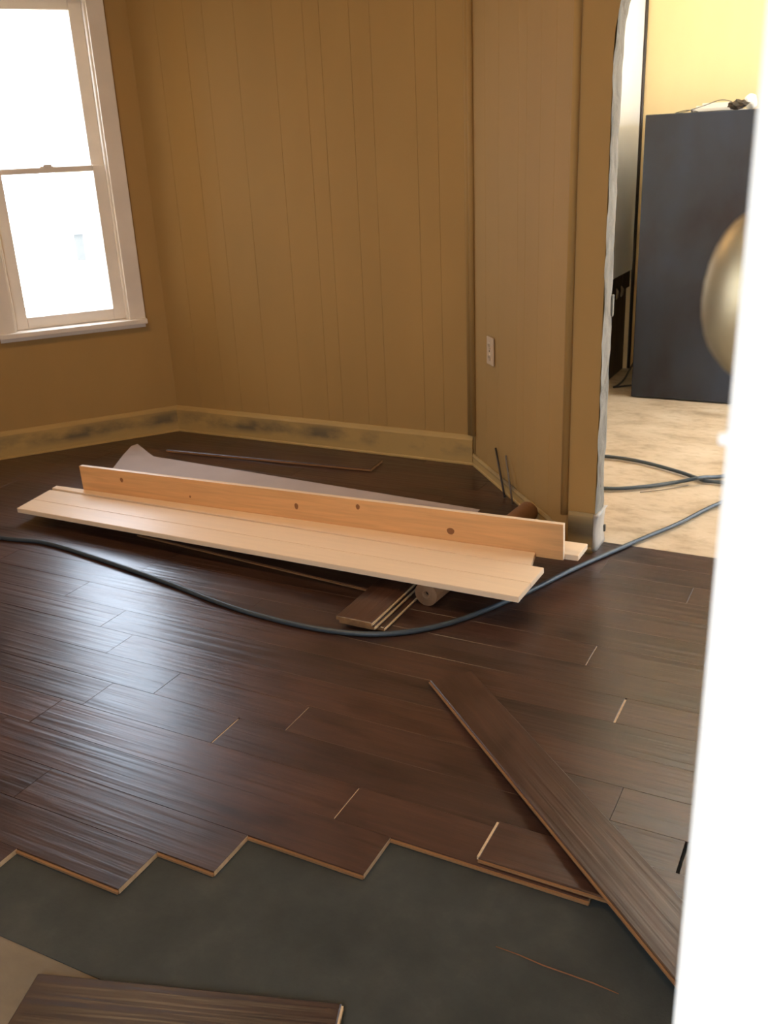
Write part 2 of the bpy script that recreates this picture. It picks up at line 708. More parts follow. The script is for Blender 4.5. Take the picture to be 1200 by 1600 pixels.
def arch_wall(name, y0, y1, x0, x1, mat):
    bm = bmesh.new()
    ap = arch_pts()
    outer = []
    for x, z in ap:                        # partner points on the outer outline
        if z < ZS - 1e-6 or abs(z - ZS) < 1e-6:
            outer.append((x0 if x < XC else x1, z))
        else:
            outer.append((x, ZC))
    fr, bk = [], []
    for y, lst in ((y0, fr), (y1, bk)):
        for (x, z), (ox, oz) in zip(ap, outer):
            lst.append((bm.verts.new((x, y, z)), bm.verts.new((ox, y, oz))))
    for lst in (fr, bk):
        for i in range(len(ap) - 1):
            a, b = lst[i], lst[i + 1]
            bm.faces.new((a[0], b[0], b[1], a[1]))
    # upper corners
    for lst, y in ((fr, y0), (bk, y1)):
        i = next(i_ for i_, (x, z) in enumerate(ap) if z > ZS + 1e-6)
        v = bm.verts.new((x0, y, ZC))
        bm.faces.new((lst[i - 1][1], lst[i][1], v))
        i = max(i_ for i_, (x, z) in enumerate(ap) if z > ZS + 1e-6)
        v = bm.verts.new((x1, y, ZC))
        bm.faces.new((lst[i][1], lst[i + 1][1], v))
    return struct(from_bm(name, bm, mat))


arch = arch_wall('wall_archway', YO, YB, -0.885, XR + 0.10, M_wall)
# the cut wall core that lines the opening: rough plaster, uneven
bm = bmesh.new()
ap = arch_pts(40)
fine = []
for a, b in zip(ap, ap[1:]):
    L = math.hypot(b[0] - a[0], b[1] - a[1])
    n = max(1, int(L / 0.02))
    for i in range(n):
        fine.append((a[0] + (b[0] - a[0]) * i / n, a[1] + (b[1] - a[1]) * i / n))
fine.append(ap[-1])
prev = None
NY = 9
for x, z in fine:
    cx, cz = XC - x, (ZS - z if z > ZS else 0.0)
    l = math.hypot(cx, cz) or 1
    row = []
    for j in range(NY):
        y = YO - 0.002 + (YB - YO + 0.006) * j / (NY - 1)
        d = 0.004 + 0.007 * noise.noise(Vector((x * 9, y * 24, z * 9))) + 0.004 * noise.noise(Vector((x * 30, y * 60, z * 30)))
        if j in (0, NY - 1):
            d *= 0.6
            y += 0.004 * noise.noise(Vector((x * 20, j, z * 20)))
        row.append(bm.verts.new((x + cx / l * d, y, z + cz / l * d)))
    if prev:
        for j in range(NY - 1):
            f_ = bm.faces.new((prev[j], prev[j + 1], row[j + 1], row[j]))
            f_.smooth = True
    prev = row
o = from_bm('plaster_edge', bm, M_plaster, arch)
o['label'] = 'rough grey plaster on the cut edge of the arch'
# torn paint flake at the outer edge of the jamb and a little plaster lump at its foot
bm = bmesh.new()
add_box(bm, (XA - 0.002, YB - 0.004, 0.80), (XA + 0.008, YB + 0.012, 0.87), 0.003)
add_box(bm, (XA - 0.002, YB - 0.002, 0.035), (XA + 0.014, YB + 0.012, 0.06), 0.003)
from_bm('plaster_flake', bm, M_plaster, arch)
# baseboard on the stub and the block round the jamb
baseboard('baseboard_stub', (-0.878, YO, 0), (XA - 0.004, YO, 0), h=0.137, t=0.012, m=M_stubbase)
bm = bmesh.new()
for i in range(11):
    z = 0.0 + 0.135 * i / 10
    bul = 0.013 - 0.006 * math.sin(i / 10 * math.pi * 1.0) + (0.006 if i == 10 else 0)
    for y in (YO - 0.014, YO - 0.004, YO + 0.05, YB + 0.006):
        bm.verts.new((XA + bul + (0.0 if y > YO - 0.01 else -0.006), y, z))
bm.verts.ensure_lookup_table()
for i in range(10):
    for j in range(3):
        a = i * 4 + j
        bm.faces.new([bm.verts[q] for q in (a, a + 1, a + 5, a + 4)]).smooth = True
r = bmesh.ops.extrude_face_region(bm, geom=bm.faces[:])
for v in [g for g in r['geom'] if isinstance(g, bmesh.types.BMVert)]:
    v.co.x = XA - 0.002
struct(from_bm('baseboard_jamb', bm, simple('dull_grey_paint', (0.42, 0.38, 0.32), 0.5, 0.4, var=0.12, scale=14, bump=0.2)))

# ------------------------------------------------------------------ next room shell
X2L, X2R, Y2 = -1.36, 2.3, 5.83
wall('wall_far', (X2L, Y2, 0), (X2R, Y2, 0), mat=M_wall2, ext=(0.12, 0.12), holes=[(1.95, 3.25, 0.75, 2.3)])
o = wall('wall_next_left', (X2L, 3.72, 0), (X2L, Y2 - 0.012, 0), z0=0.603, mat=M_wplaster)
o2 = wall('wall_next_left_lower', (X2L - 0.03, 3.72, 0), (X2L - 0.03, Y2 - 0.012, 0), z1=0.603, mat=M_lath, t=0.09)
# rough dark rail with two pale stubs under the plaster edge
bm = bmesh.new()
for i in range(24):
    s0 = 2.05 * i / 24
    add_box(bm, (s0, -0.024 - 0.006 * random.random(), 0.50 + 0.02 * random.random()), (s0 + 2.05 / 24, 0.0, 0.603))
from_bm('rail', bm, simple('blackened_wood', (0.03, 0.024, 0.018), 0.7, 0.2), o2)
for s_ in (5.475 - 3.72, 5.585 - 3.72):
    bm = bmesh.new()
    add_tube(bm, [(s_, -0.022, 0.535), (s_, -0.032, 0.52), (s_, -0.032, 0.49), (s_, -0.026, 0.475)], [0.007, 0.010, 0.009, 0.005], 8)
    from_bm('peg', bm, simple('pale_stub', (0.25, 0.21, 0.16), 0.6, 0.3), o2)
bm = bmesh.new()
add_tube(bm, [(0, 0, 0.0), (0, 0, ZC)], 0.011, 6)
struct(from_bm('trim_4', bm, M_metal, loc=(X2L + 0.006, Y2 - 0.008, 0)))
wall('wall_next_right', (X2R, Y2, 0), (X2R, YO, 0), mat=M_wall2, holes=[(0.45, 2.35, 0.55, 2.45)])
wall('wall_next_front', (X2R, YB, 0), (XR + 0.10, YB, 0), mat=M_wall2, t=0.095)

# ceilings
bm = bmesh.new()
add_box(bm, (XL - 0.12, YF - 0.12, ZC), (XR + 0.12, YB, ZC + 0.1))
add_box(bm, (XL + 0.4, YB, ZC), (-0.9, 3.95, ZC + 0.1))
struct(from_bm('ceiling', bm, M_ceil))
bm = bmesh.new()
add_box(bm, (X2L - 0.25, YB + 0.001, ZC + 0.001), (X2R + 0.12, Y2 + 0.12, ZC + 0.1))
struct(from_bm('ceiling.001', bm, simple('bright_ceiling_white', (0.88, 0.87, 0.84), 0.8, 0.2, var=0.02)))

# ------------------------------------------------------------------ floor
floor = struct(empty('floor'))
bm = bmesh.new()
add_box(bm, (XL - 0.1, YF - 0.1, ZF - 0.10), (XR + 0.1, YO + 0.085, ZF))
add_box(bm, (XL + 0.4, YO + 0.085, ZF - 0.10), (-0.88, 3.90, ZF))
from_bm('subfloor', bm, M_sub, floor)

Y0, PW = 1.3912, 0.1195
right_end = {-4: -1.478, -3: -1.195, -2: -1.05, -1: -0.77, 0: -0.346, -5: -1.72}
joints = {4: [-2.03], 3: [-1.894], 1: [-1.756, -1.33, -0.207], -2: [-1.62], 2: [-1.19, -0.37], 0: [-0.91],
          7: [-0.594], 5: [-0.455, -2.3], 6: [-1.66], -1: [-1.9], -3: [-2.2], 8: [-0.30]}
light = {(5, -0.455): 0.0045, (1, -1.33): 0.0030, (0, -0.91): 0.0018, (7, -0.594): 0.0012, (2, -1.19): 0.0014}
# bay outline half planes
nwl = Vector((DW.y, -DW.x, 0)) * -1
nl = Vector((-DW.y, DW.x, 0))
if nl.dot(Vector((-2.4, 3.0, 0)) - C1) > 0:
    nl = -nl
nr = Vector((-DR.y, DR.x, 0))
if nr.dot(Vector((-2.4, 3.0, 0)) - C2) > 0:
    nr = -nr
for krow in range(-5, 20):
    ya, yb = Y0 + PW * krow, Y0 + PW * (krow + 1)
    if ya > 3.735:
        break
    x1 = right_end.get(krow, XR - 0.004)
    x0 = XL + 0.005
    js = list(joints.get(krow, []))
    if krow >= 13:
        js.append(-0.80)
    # fill long spans with further joints
    cuts = sorted(js + [x1])
    x = x0 - random.uniform(0.0, 0.6)
    allc = [x0]
    for c_ in cuts:
        span = c_ - allc[-1]
        while span > 1.25 and (allc[-1] < -2.3 or krow > 9):
            stp = random.uniform(0.6, 1.15)
            if c_ - (allc[-1] + stp) < 0.35:
                break
            allc.append(allc[-1] + stp)
            span = c_ - allc[-1]
        allc.append(c_)
    for a, b in zip(allc, allc[1:]):
        g = 0.0004
        lt = next((v for (kk, xx), v in light.items() if kk == krow and abs(xx - a) < 1e-6), 0)
        wide = 0.0
        if krow == 1 and abs(b + 0.207) < 1e-6:
            wide = 0.006
        poly = [(a + g + lt, ya + 0.0003), (b - g - wide, ya + 0.0003), (b - g - wide, min(yb, 3.733) - 0.0003), (a + g + lt, min(yb, 3.733) - 0.0003)]
        if yb > 2.975:
            if yb > YO and (a + b) / 2 > -0.80:
                if ya > YO:
                    continue
                poly = [(p[0], YO + 0.083 if p[1] > YO else p[1]) for p in poly]
                poly = clip(poly, -1, 0, 0.783)
            elif yb > YO:
                # bay part
                poly = clip(poly, nl.x, nl.y, nl.dot(C1) - 0.001)
                if len(poly) > 2:
                    poly = clip(poly, nr.x, nr.y, nr.dot(C2) - 0.001)
        if len(poly) < 3:
            continue
        xs = [p[0] for p in poly]
        ys = [p[1] for p in poly]
        if max(xs) - min(xs) < 0.02 or max(ys) - min(ys) < 0.01:
            continue
        c_ = ((max(xs) + min(xs)) / 2, (max(ys) + min(ys)) / 2)
        dz = random.uniform(-0.0001, 0.0001)
        bm = bmesh.new()
        nb = next((v for (kk, xx), v in light.items() if kk == krow and abs(xx - b) < 1e-6), 0)
        add_plank(bm, [(p[0] - c_[0], p[1] - c_[1]) for p in poly], tongue=(1, nb + 0.001) if nb else None,
                  side_tongue=(krow <= 0 and abs(b - x1) < 1e-6), cham=0.0004,
                  ends=2 if abs(b - x1) < 1e-6 and krow <= 0 else 0, core=1 if krow <= 0 else 0)
        from_bm('plank', bm, PM, floor, loc=(c_[0], c_[1], dz))
# next room's floor
bm = bmesh.new()
add_box(bm, (X2L - 0.05, YO + 0.086, -0.1), (X2R + 0.1, Y2 + 0.1, -0.004))
struct(from_bm('floor.001', bm, M_floor2))

# underlayment felt
bm = bmesh.new()
nx = 40
prev = None
for i in range(nx + 1):
    x = XL + 0.02 + (XR - 0.03 - XL) * i / nx
    y = 0.856 + 0.004 * math.sin(x * 5)
    row = [bm.verts.new((x, y, ZF + 0.0002)), bm.verts.new((x, y, ZF + 0.0022)), bm.verts.new((x, 2.2, ZF + 0.0022)), bm.verts.new((x, 2.2, ZF + 0.0002))]
    if prev:
        for j in range(4):
            bm.faces.new((prev[j], prev[(j + 1) % 4], row[(j + 1) % 4], row[j]))
    prev = row
tag(from_bm('underlayment', bm, M_felt), 'dark grey green felt underlayment sheet spread over the bare subfloor', 'underlayment')

# ------------------------------------------------------------------ window in the bay
win = empty('window_1')
win.matrix_world = wall_frame(L1, C1)
struct(win)


def wpart(name, boxes, m, bev=0.002, parent=win):
    bm = bmesh.new()
    for lo, hi in boxes:
        add_box(bm, lo, hi, bev)
    return from_bm(name, bm, m, parent)


s0, s1 = WS0, WS1                                  # 0.230 .. 0.795
wpart('casing', [((s0 - 0.065, -0.022, WZ0 - 0.0), (s0 + 0.012, 0.0, WZ1 + 0.08)),
                 ((s1 - 0.012, -0.022, WZ0 - 0.0), (s1 + 0.065, 0.0, WZ1 + 0.08)),
                 ((s0 - 0.065, -0.022, WZ1 - 0.01), (s1 + 0.065, 0.0, WZ1 + 0.08))], M_trim)
wpart('stop_bead', [((s0, 0.0, WZ0), (s0 + 0.022, 0.030, WZ1)), ((s1 - 0.022, 0.0, WZ0), (s1, 0.030, WZ1)),
                    ((s0, 0.0, WZ1 - 0.022), (s1, 0.030, WZ1))], M_trim, 0.003)
wpart('jamb', [((s0, 0.030, WZ0), (s0 + 0.014, 0.118, WZ1)), ((s1 - 0.014, 0.030, WZ0), (s1, 0.118, WZ1)),
               ((s0, 0.030, WZ1 - 0.014), (s1, 0.118, WZ1))], M_trim, 0.002)
wpart('sill', [((s0 - 0.065, -0.050, WZ0 - 0.022), (s1 + 0.068, 0.118, WZ0 + 0.002))], M_trim, 0.004)
wpart('apron', [((s0 - 0.062, -0.016, WZ0 - 0.042), (s1 + 0.062, 0.0, WZ0 - 0.022))], M_trim, 0.002)
a0, a1 = s0 + 0.016, s1 - 0.016
ZM = 1.322


def sash(name, y0, y1, z0, z1, bot, top, st=0.062):
    o = wpart(name, [((a0, y0, z0), (a0 + st, y1, z1)), ((a1 - st, y0, z0), (a1, y1, z1)),
                     ((a0 + st, y0, z0), (a1 - st, y1, z0 + bot)), ((a0 + st, y0, z1 - top), (a1 - st, y1, z1))], M_trim, 0.004)
    bm = bmesh.new()
    ym = (y0 + y1) / 2
    add_box(bm, (a0 + st - 0.003, ym - 0.0015, z0 + bot - 0.003), (a1 - st + 0.003, ym + 0.0015, z1 - top + 0.003))
    from_bm('pane', bm, M_glass, o)
    return o


lower = sash('sash', 0.032, 0.066, WZ0 + 0.003, ZM + 0.012, 0.055, 0.026)
upper = sash('sash', 0.068, 0.102, ZM - 0.012, WZ1 - 0.015, 0.026, 0.055)
bm = bmesh.new()
add_box(bm, ((a0 + a1) / 2 - 0.03, 0.036, ZM + 0.012), ((a0 + a1) / 2 + 0.03, 0.062, ZM + 0.017), 0.002)
add_box(bm, ((a0 + a1) / 2 - 0.016, 0.030, ZM + 0.017), ((a0 + a1) / 2 + 0.022, 0.046, ZM + 0.024), 0.002)
from_bm('sash_lock', bm, M_trim, lower)
Mw = wall_frame(L1, C1)
wc = Mw @ Vector(((s0 + s1) / 2, 0.125, (WZ0 + WZ1) / 2))
portal('window_portal', wc, Mw @ Vector(((s0 + s1) / 2, -1, (WZ0 + WZ1) / 2)), s1 - s0, WZ1 - WZ0)

# plain sash windows in the walls behind the camera and in the next room
def plain_window(name, a, b, h):
    m = wall_frame(Vector(a), Vector(b))
    e = empty(name)
    e.matrix_world = m
    struct(e)
    h0, h1, z0, z1 = h
    zm = (z0 + z1) / 2
    wpart('casing', [((h0 - 0.09, -0.02, z0), (h0 + 0.01, 0, z1 + 0.09)), ((h1 - 0.01, -0.02, z0), (h1 + 0.09, 0, z1 + 0.09)),
                     ((h0 + 0.01, -0.02, z1 - 0.01), (h1 - 0.01, 0, z1 + 0.09))], M_trim, 0.002, e)
    wpart('sill', [((h0 - 0.1, -0.05, z0 - 0.03), (h1 + 0.1, 0.1, z0))], M_trim, 0.003, e)
    fr = wpart('sash', [((h0, 0.04, z0), (h0 + 0.05, 0.08, z1)), ((h1 - 0.05, 0.04, z0), (h1, 0.08, z1)),
                        ((h0 + 0.05, 0.04, z0), (h1 - 0.05, 0.08, z0 + 0.06)), ((h0 + 0.05, 0.04, z1 - 0.05), (h1 - 0.05, 0.08, z1)),
                        ((h0 + 0.05, 0.04, zm - 0.02), (h1 - 0.05, 0.08, zm + 0.02))], M_trim, 0.002, e)
    bm = bmesh.new()
    add_box(bm, (h0 + 0.047, 0.058, z0 + 0.057), (h1 - 0.047, 0.062, zm - 0.017))
    add_box(bm, (h0 + 0.047, 0.058, zm + 0.017), (h1 - 0.047, 0.062, z1 - 0.047))
    from_bm('pane', bm, M_glass, fr)
    c_ = m @ Vector(((h0 + h1) / 2, 0.125, zm))
    portal(name + '_portal', c_, m @ Vector(((h0 + h1) / 2, -1, zm)), h1 - h0, z1 - z0)


plain_window('window_2', (XR, YF, 0), (XL, YF, 0), (0.22, 1.35, 0.85, 2.30))
plain_window('window_3', (X2R, Y2, 0), (X2R, YO, 0), (0.45, 2.35, 0.55, 2.45))
plain_window('window_4', (X2L, Y2, 0), (X2R, Y2, 0), (1.95, 3.25, 0.75, 2.3))

# outside: pale ground and a neighbouring house beyond the bay window
bm = bmesh.new()
add_box(bm, (-40, -40, -0.9), (40, 40, -0.8))
struct(from_bm('ground', bm, simple('pale_ground', (0.5, 0.48, 0.42), 0.9, 0.1)))
hdir = raydir(118, 395)
hdir.z = 0
hdir.normalize()
hp0 = CAM + hdir * 8.0
hd = empty('house', (hp0.x, hp0.y, -0.8), math.atan2(hdir.y, hdir.x) - math.pi / 2 - 0.25)   # local x to the right, y away
tag(hd, 'pale cream neighbouring house standing outside beyond the bay window', 'house')
bm = bmesh.new()
add_box(bm, (-0.06, 0, 0), (4.4, 3.6, 2.5))
from_bm('wall', bm, simple('cream_siding', (0.62, 0.57, 0.42), 0.8, 0.2), hd)
bm = bmesh.new()
vs = [bm.verts.new(p) for p in ((-0.3, -0.3, 2.46), (4.7, -0.3, 2.46), (4.7, 3.9, 2.46), (-0.3, 3.9, 2.46), (-0.3, 1.8, 3.5), (4.7, 1.8, 3.5))]
for q in ((0, 1, 5, 4), (2, 3, 4, 5), (0, 4, 3), (1, 2, 5), (3, 2, 1, 0)):
    bm.faces.new([vs[i] for i in q])
from_bm('roof', bm, simple('pale_shingle', (0.55, 0.53, 0.5), 0.9, 0.1), hd)
bm = bmesh.new()
add_box(bm, (-0.01, -0.04, 1.40), (0.12, 0.03, 1.66), 0.01)
fw = from_bm('window', bm, M_papers, hd)
bm = bmesh.new()
add_box(bm, (0.02, -0.055, 1.43), (0.09, -0.035, 1.63))
from_bm('pane', bm, simple('dim_glass', (0.11, 0.12, 0.125), 0.3, 0.3), fw)

# ------------------------------------------------------------------ white door at the right edge, close to the camera
TD = math.radians(25)
dd = Vector((math.sin(TD), math.cos(TD), 0))
dn = Vector((-math.cos(TD), math.sin(TD), 0))         # towards the knob side
DE = 0.262
pe = Vector((DE * math.sin(math.radians(-7.45)), DE * math.cos(math.radians(-7.45)), 0))
door = empty('door_1')
md = Matrix((dd, -dn, Vector((0, 0, 1)))).transposed().to_4x4()
if md.to_3x3().determinant() < 0:
    md = Matrix((dd, -dn, Vector((0, 0, 1)))).transposed().to_4x4()
md.translation = pe
door.matrix_world = md                                  # local x away from camera along the door, local -y = knob side
struct(door)
DWD, DTH = 0.78, 0.036
dsg = 1 if md.to_3x3().determinant() > 0 else -1
bm = bmesh.new()
add_box(bm, (0, 0, 0.012), (DWD, DTH, 2.04), 0.004)
from_bm('slab', bm, M_white, door)
for (zz0, zz1) in ((0.2, 0.82), (1.05, 1.85)):
    for (xx0, xx1) in ((0.12, 0.36), (0.44, 0.68)):
        for yy in ((-0.006, 0.001), (DTH - 0.001, DTH + 0.006)):
            bm = bmesh.new()
            add_box(bm, (xx0, yy[0], zz0), (xx1, yy[1], zz1), 0.004)
            from_bm('panel', bm, M_white, door)
bm = bmesh.new()
# axis along -y (knob side)
mk = Matrix.Translation((0.075, 0, 1.299)) @ Matrix.Rotation(math.radians(90), 4, 'X')
add_lathe(bm, [(0, -0.001), (0.026, -0.001), (0.026, 0.002), (0.022, 0.005), (0.011, 0.007), (0.0095, 0.014), (0.012, 0.018),
               (0.020, 0.0205), (0.0265, 0.025), (0.0300, 0.032), (0.0295, 0.038), (0.026, 0.043), (0.018, 0.0465), (0.008, 0.048), (0, 0.0483)], mk)
kn = from_bm('door_knob', bm, M_brass, door)
kn['label'] = 'aged brass knob'
bm = bmesh.new()
mk = Matrix.Translation((0.07, DTH, 1.299)) @ Matrix.Rotation(math.radians(-90), 4, 'X')
add_lathe(bm, [(0, -0.001), (0.026, -0.001), (0.026, 0.002), (0.022, 0.005), (0.011, 0.007), (0.0095, 0.014), (0.012, 0.018),
               (0.020, 0.0205), (0.0265, 0.025), (0.0300, 0.032), (0.0295, 0.038), (0.026, 0.043), (0.018, 0.0465), (0.008, 0.048), (0, 0.0483)], mk)
from_bm('door_knob', bm, M_brass, door)
bm = bmesh.new()
add_box(bm, (-0.0012, 0.006, 1.27), (0.003, DTH - 0.006, 1.33), 0.0005)
add_box(bm, (-0.001, -0.0009, 1.2700), (0.004, 0.004, 1.2735), 0.001)
from_bm('latch_plate', bm, M_white, door)
for zz in (0.25, 1.75):
    bm = bmesh.new()
    add_tube(bm, [(DWD + 0.004, DTH - 0.004, zz - 0.045), (DWD + 0.004, DTH - 0.004, zz + 0.045)], 0.006, 8)
    from_bm('hinge', bm, M_brass, door)

# ------------------------------------------------------------------ black refrigerator in the next room
fr = empty('refrigerator', (-1.172, 5.13, -0.004))
tag(fr, 'tall plain black refrigerator with greasy smudges and painted-in bluish reflections standing against the yellow wall', 'refrigerator')
bm = bmesh.new()
add_box(bm, (0, 0, 0.006), (0.64, 0.64, 1.449), 0.006)
from_bm('cabinet', bm, M_fridge, fr)
for z0_, z1_ in ((0.06, 0.98), (0.995, 1.445)):
    bm = bmesh.new()
    add_box(bm, (0.645, 0.005, z0_), (0.71, 0.635, z1_), 0.008)
    d_ = from_bm('door', bm, M_fridge, fr)
    bm = bmesh.new()
    zc = z1_ - 0.2 if z0_ < 0.5 else z0_ + 0.16
    add_tube(bm, smooth_path([(0.708, 0.06, zc - 0.12), (0.74, 0.06, zc - 0.1), (0.74, 0.06, zc + 0.1), (0.708, 0.06, zc + 0.12)]), 0.009, 8)
    from_bm('handle', bm, M_metal, d_)
for xx in (0.05, 0.59):
    for yy in (0.05, 0.58):
        bm = bmesh.new()
        add_tube(bm, [(xx, yy, 0.0), (xx, yy, 0.012)], 0.02, 10)
        from_bm('foot', bm, M_metal, fr)
ZT = 1.449 - 0.004
bm = bmesh.new()
for (lo, hi) in (((-0.98, 5.28, ZT), (-0.72, 5.42, ZT + 0.006)),):
    add_box(bm, lo, hi, 0.001)
for (lo, hi) in (((-0.98, 5.28, ZT), (-0.97, 5.42, ZT + 0.018)), ((-0.98, 5.28, ZT), (-0.78, 5.286, ZT + 0.020)), ((-0.98, 5.414, ZT), (-0.78, 5.42, ZT + 0.034)),
                 ((-0.93, 5.30, ZT + 0.006), (-0.80, 5.41, ZT + 0.042))):
    add_box(bm, lo, hi, 0.001)
tag(from_bm('paper_tray', bm, M_papers), 'shallow white tray of papers lying on top of the black refrigerator', 'tray')
bm = bmesh.new()
random.seed(4)
ico = bmesh.ops.create_icosphere(bm, subdivisions=3, radius=0.034)
for v in ico['verts']:
    q = 1 + 0.55 * noise.noise(v.co * 60) + 0.2 * noise.noise(v.co * 150)
    v.co = Vector((v.co.x * q * 1.3, v.co.y * q, v.co.z * q * 0.62))
zmn = min(v.co.z for v in bm.verts)
tag(from_bm('crumpled_rag', bm, simple('dark_rag', (0.07, 0.055, 0.04), 0.8, 0.2), loc=(-0.745, 5.22, ZT - zmn)), 'small dark crumpled rag beside the tray on the refrigerator', 'rag')
bm = bmesh.new()
ico = bmesh.ops.create_icosphere(bm, subdivisions=3, radius=0.032)
for v in ico['verts']:
    q = 1 + 0.3 * noise.noise(v.co * 40)
    v.co = Vector((v.co.x * q, v.co.y * q, v.co.z * q * 1.1))
zmn = min(v.co.z for v in bm.verts)
tag(from_bm('paper_ball', bm, M_papers, loc=(-0.70, 5.32, ZT - zmn)), 'white crumpled paper beyond the dark rag on the refrigerator', 'paper')
bm = bmesh.new()
add_tube(bm, smooth_path([(-1.04, 5.20, ZT + 0.002), (-1.0, 5.2, ZT + 0.004), (-0.9, 5.205, ZT + 0.03), (-0.83, 5.21, ZT + 0.05), (-0.78, 5.22, ZT + 0.04), (-0.77, 5.235, ZT + 0.02)]), 0.002, 6)
add_tube(bm, smooth_path([(-1.04, 5.20, ZT + 0.002), (-0.98, 5.19, ZT + 0.012), (-0.93, 5.2, ZT + 0.002)]), 0.002, 6)
tag(from_bm('wire', bm, M_thin), 'thin bent dark wire rising from the front edge of the refrigerator top', 'wire')
# dark power cord in the corner by the refrigerator
bm = bmesh.new()
add_tube(bm, smooth_path([(-1.31, 5.30, 0.004), (-1.30, 5.36, 0.004), (-1.285, 5.43, 0.02), (-1.27, 5.52, 0.07), (-1.245, 5.60, 0.14), (-1.215, 5.68, 0.22), (-1.195, 5.775, 0.3)], 5), 0.006, 8)
add_tube(bm, smooth_path([(-1.31, 5.30, 0.004), (-1.25, 5.36, 0.003), (-1.20, 5.42, 0.003), (-1.20, 5.6, 0.003)], 5), 0.005, 8)
tag(from_bm('power_cord', bm, M_thin), 'black power cord hanging in the corner beside the black refrigerator', 'cord')

# ------------------------------------------------------------------ loose planks
def loose_plank(name, origin, direc, length, width, label, tilt=0.0, mats=None, tongue=None, group='loose dark floor planks', z=0.0, cat='plank'):
    """origin: near left lower corner of the underside; direc: heading of the long axis (radians); tilt raises the far end"""
    bm = bmesh.new()
    add_plank(bm, [(-length / 2, -width / 2), (length / 2, -width / 2), (length / 2, width / 2), (-length / 2, width / 2)], 0.0, TH, tongue=tongue)
    add_box(bm, (-length / 2, -width / 2 - 0.004, 0.003), (length / 2, -width / 2, 0.0075), mi=1)
    o = from_bm(name, bm, mats or PM)
    d = Vector((math.cos(direc) * math.cos(tilt), math.sin(direc) * math.cos(tilt), math.sin(tilt)))
    s = Vector((-math.sin(direc), math.cos(direc), 0))
    n_ = d.cross(s)
    m = Matrix((d, s, n_)).transposed().to_4x4()
    m.translation = Vector((origin[0], origin[1], z)) + d * (length / 2) + s * (width / 2)
    o.matrix_world = m
    tag(o, label, cat, group)
    return o


def plank_between(name, a, b, width, label, za=0.0, zb=0.0, **kw):
    """lower-left long edge from a to b (width lies to the left of a->b)"""
    a, b = Vector((a[0], a[1], 0)), Vector((b[0], b[1], 0))
    d = b - a
    L = math.hypot(d.length, zb - za)
    return loose_plank(name, (a.x, a.y), math.atan2(d.y, d.x), L, width, label, math.asin((zb - za) / L), z=za, **kw)


W5 = 0.121
# diagonal plank, near end propped up
A, B = G(672, 1063, 0.012), G(1056, 1532, 0.047)
dv = (B - A)
dv.z = 0
dv.normalize()
Bx = A + dv * 1.235
plank_between('loose_plank', (A.x, A.y), (Bx.x, Bx.y), W5, 'long dark plank lying diagonally across the finished floor towards the white door', 0.0006, 0.041)
# short piece under it
plank_between('loose_plank', (-0.575, 1.398), (-0.115, 1.398), W5, 'short dark plank under the long diagonal plank at the edge of the finished floor', 0.0004, 0.0004, tongue=(-1, 0.005))
# plank at the bottom left of the picture
P0 = Vector((-1.186, 0.814, 0))
P1 = Vector((-0.660, 0.990, 0))
dq = (P1 - P0).normalized()
nq = Vector((dq.y, -dq.x, 0))
q0 = P0 + nq * 0.121
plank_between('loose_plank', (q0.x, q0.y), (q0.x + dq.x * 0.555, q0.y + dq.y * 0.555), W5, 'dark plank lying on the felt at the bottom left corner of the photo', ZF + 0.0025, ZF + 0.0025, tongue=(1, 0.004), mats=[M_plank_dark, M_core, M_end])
# plank by the back baseboard
plank_between('loose_plank', (-3.03, 3.40), (-1.935, 3.485), 0.135, 'dark plank lying beside the back baseboard behind the white boards', 0.0006, 0.0006)
# plank under the front boards
plank_between('loose_plank', (-2.42, 2.492), (-1.352, 2.402), W5, 'dark plank half hidden under the front edge of the white boards', 0.0006, 0.0006)
# stack at the right, long axis away from the camera
for i, (x1, yy, lab) in enumerate(((-1.196, 2.185, 'lowest plank of the small dark stack beside the paper roll'),
                                   (-1.215, 2.160, 'middle plank of the small dark stack beside the paper roll'),
                                   (-1.222, 2.156, 'top plank of the small dark stack beside the paper roll'))):
    plank_between('loose_plank', (x1, yy), (x1, yy + 0.72), W5, lab, 0.0006 + i * (TH + 0.0003), 0.0006 + i * (TH + 0.0003), tongue=None, mats=[M_plank, M_end, M_core])
# supports at the left end
for i, lab in enumerate(('lowest dark plank carrying the left end of the white boards', 'middle dark plank carrying the left end of the white boards',
                         'topmost dark plank carrying the left end of the white boards')):
    plank_between('loose_plank', (-2.70, 2.53), (-2.70, 2.53 + 0.42), W5, lab, 0.0006 + i * (TH + 0.0003), 0.0006 + i * (TH + 0.0003))

# ------------------------------------------------------------------ white boards
def board_solid(name, pts, t, label, m, cat='board', bev=0.0015, group=None, mend=None):
    """pts: four points of the top face, order left-front, right-front, right-back, left-back"""
    p = [Vector(q) for q in pts]
    ctr = sum(p, Vector()) / 4
    x = ((p[1] - p[0]) + (p[2] - p[3])).normalized()
    n_ = x.cross(p[3] - p[0]).normalized()
    y = n_.cross(x)
    mm = Matrix((x, y, n_)).transposed().to_4x4()
    mm.translation = ctr
    inv = mm.inverted()
    loc = [inv @ q for q in p]
    bm = bmesh.new()
    add_hex(bm, [(q.x, q.y, -t) for q in loc], [(q.x, q.y, 0.0) for q in loc])
    bmesh.ops.bevel(bm, geom=bm.edges[:], offset=bev, segments=2, affect='EDGES')
    bm.normal_update()
    if mend is not None:
        for f_ in bm.faces:
            if abs(f_.normal.x) > 0.9:
                f_.material_index = 1
    o = from_bm(name, bm, [m] + ([mend] if mend else []))
    o.matrix_world = mm
    return tag(o, label, cat, group or 'white boards in the flat pile')


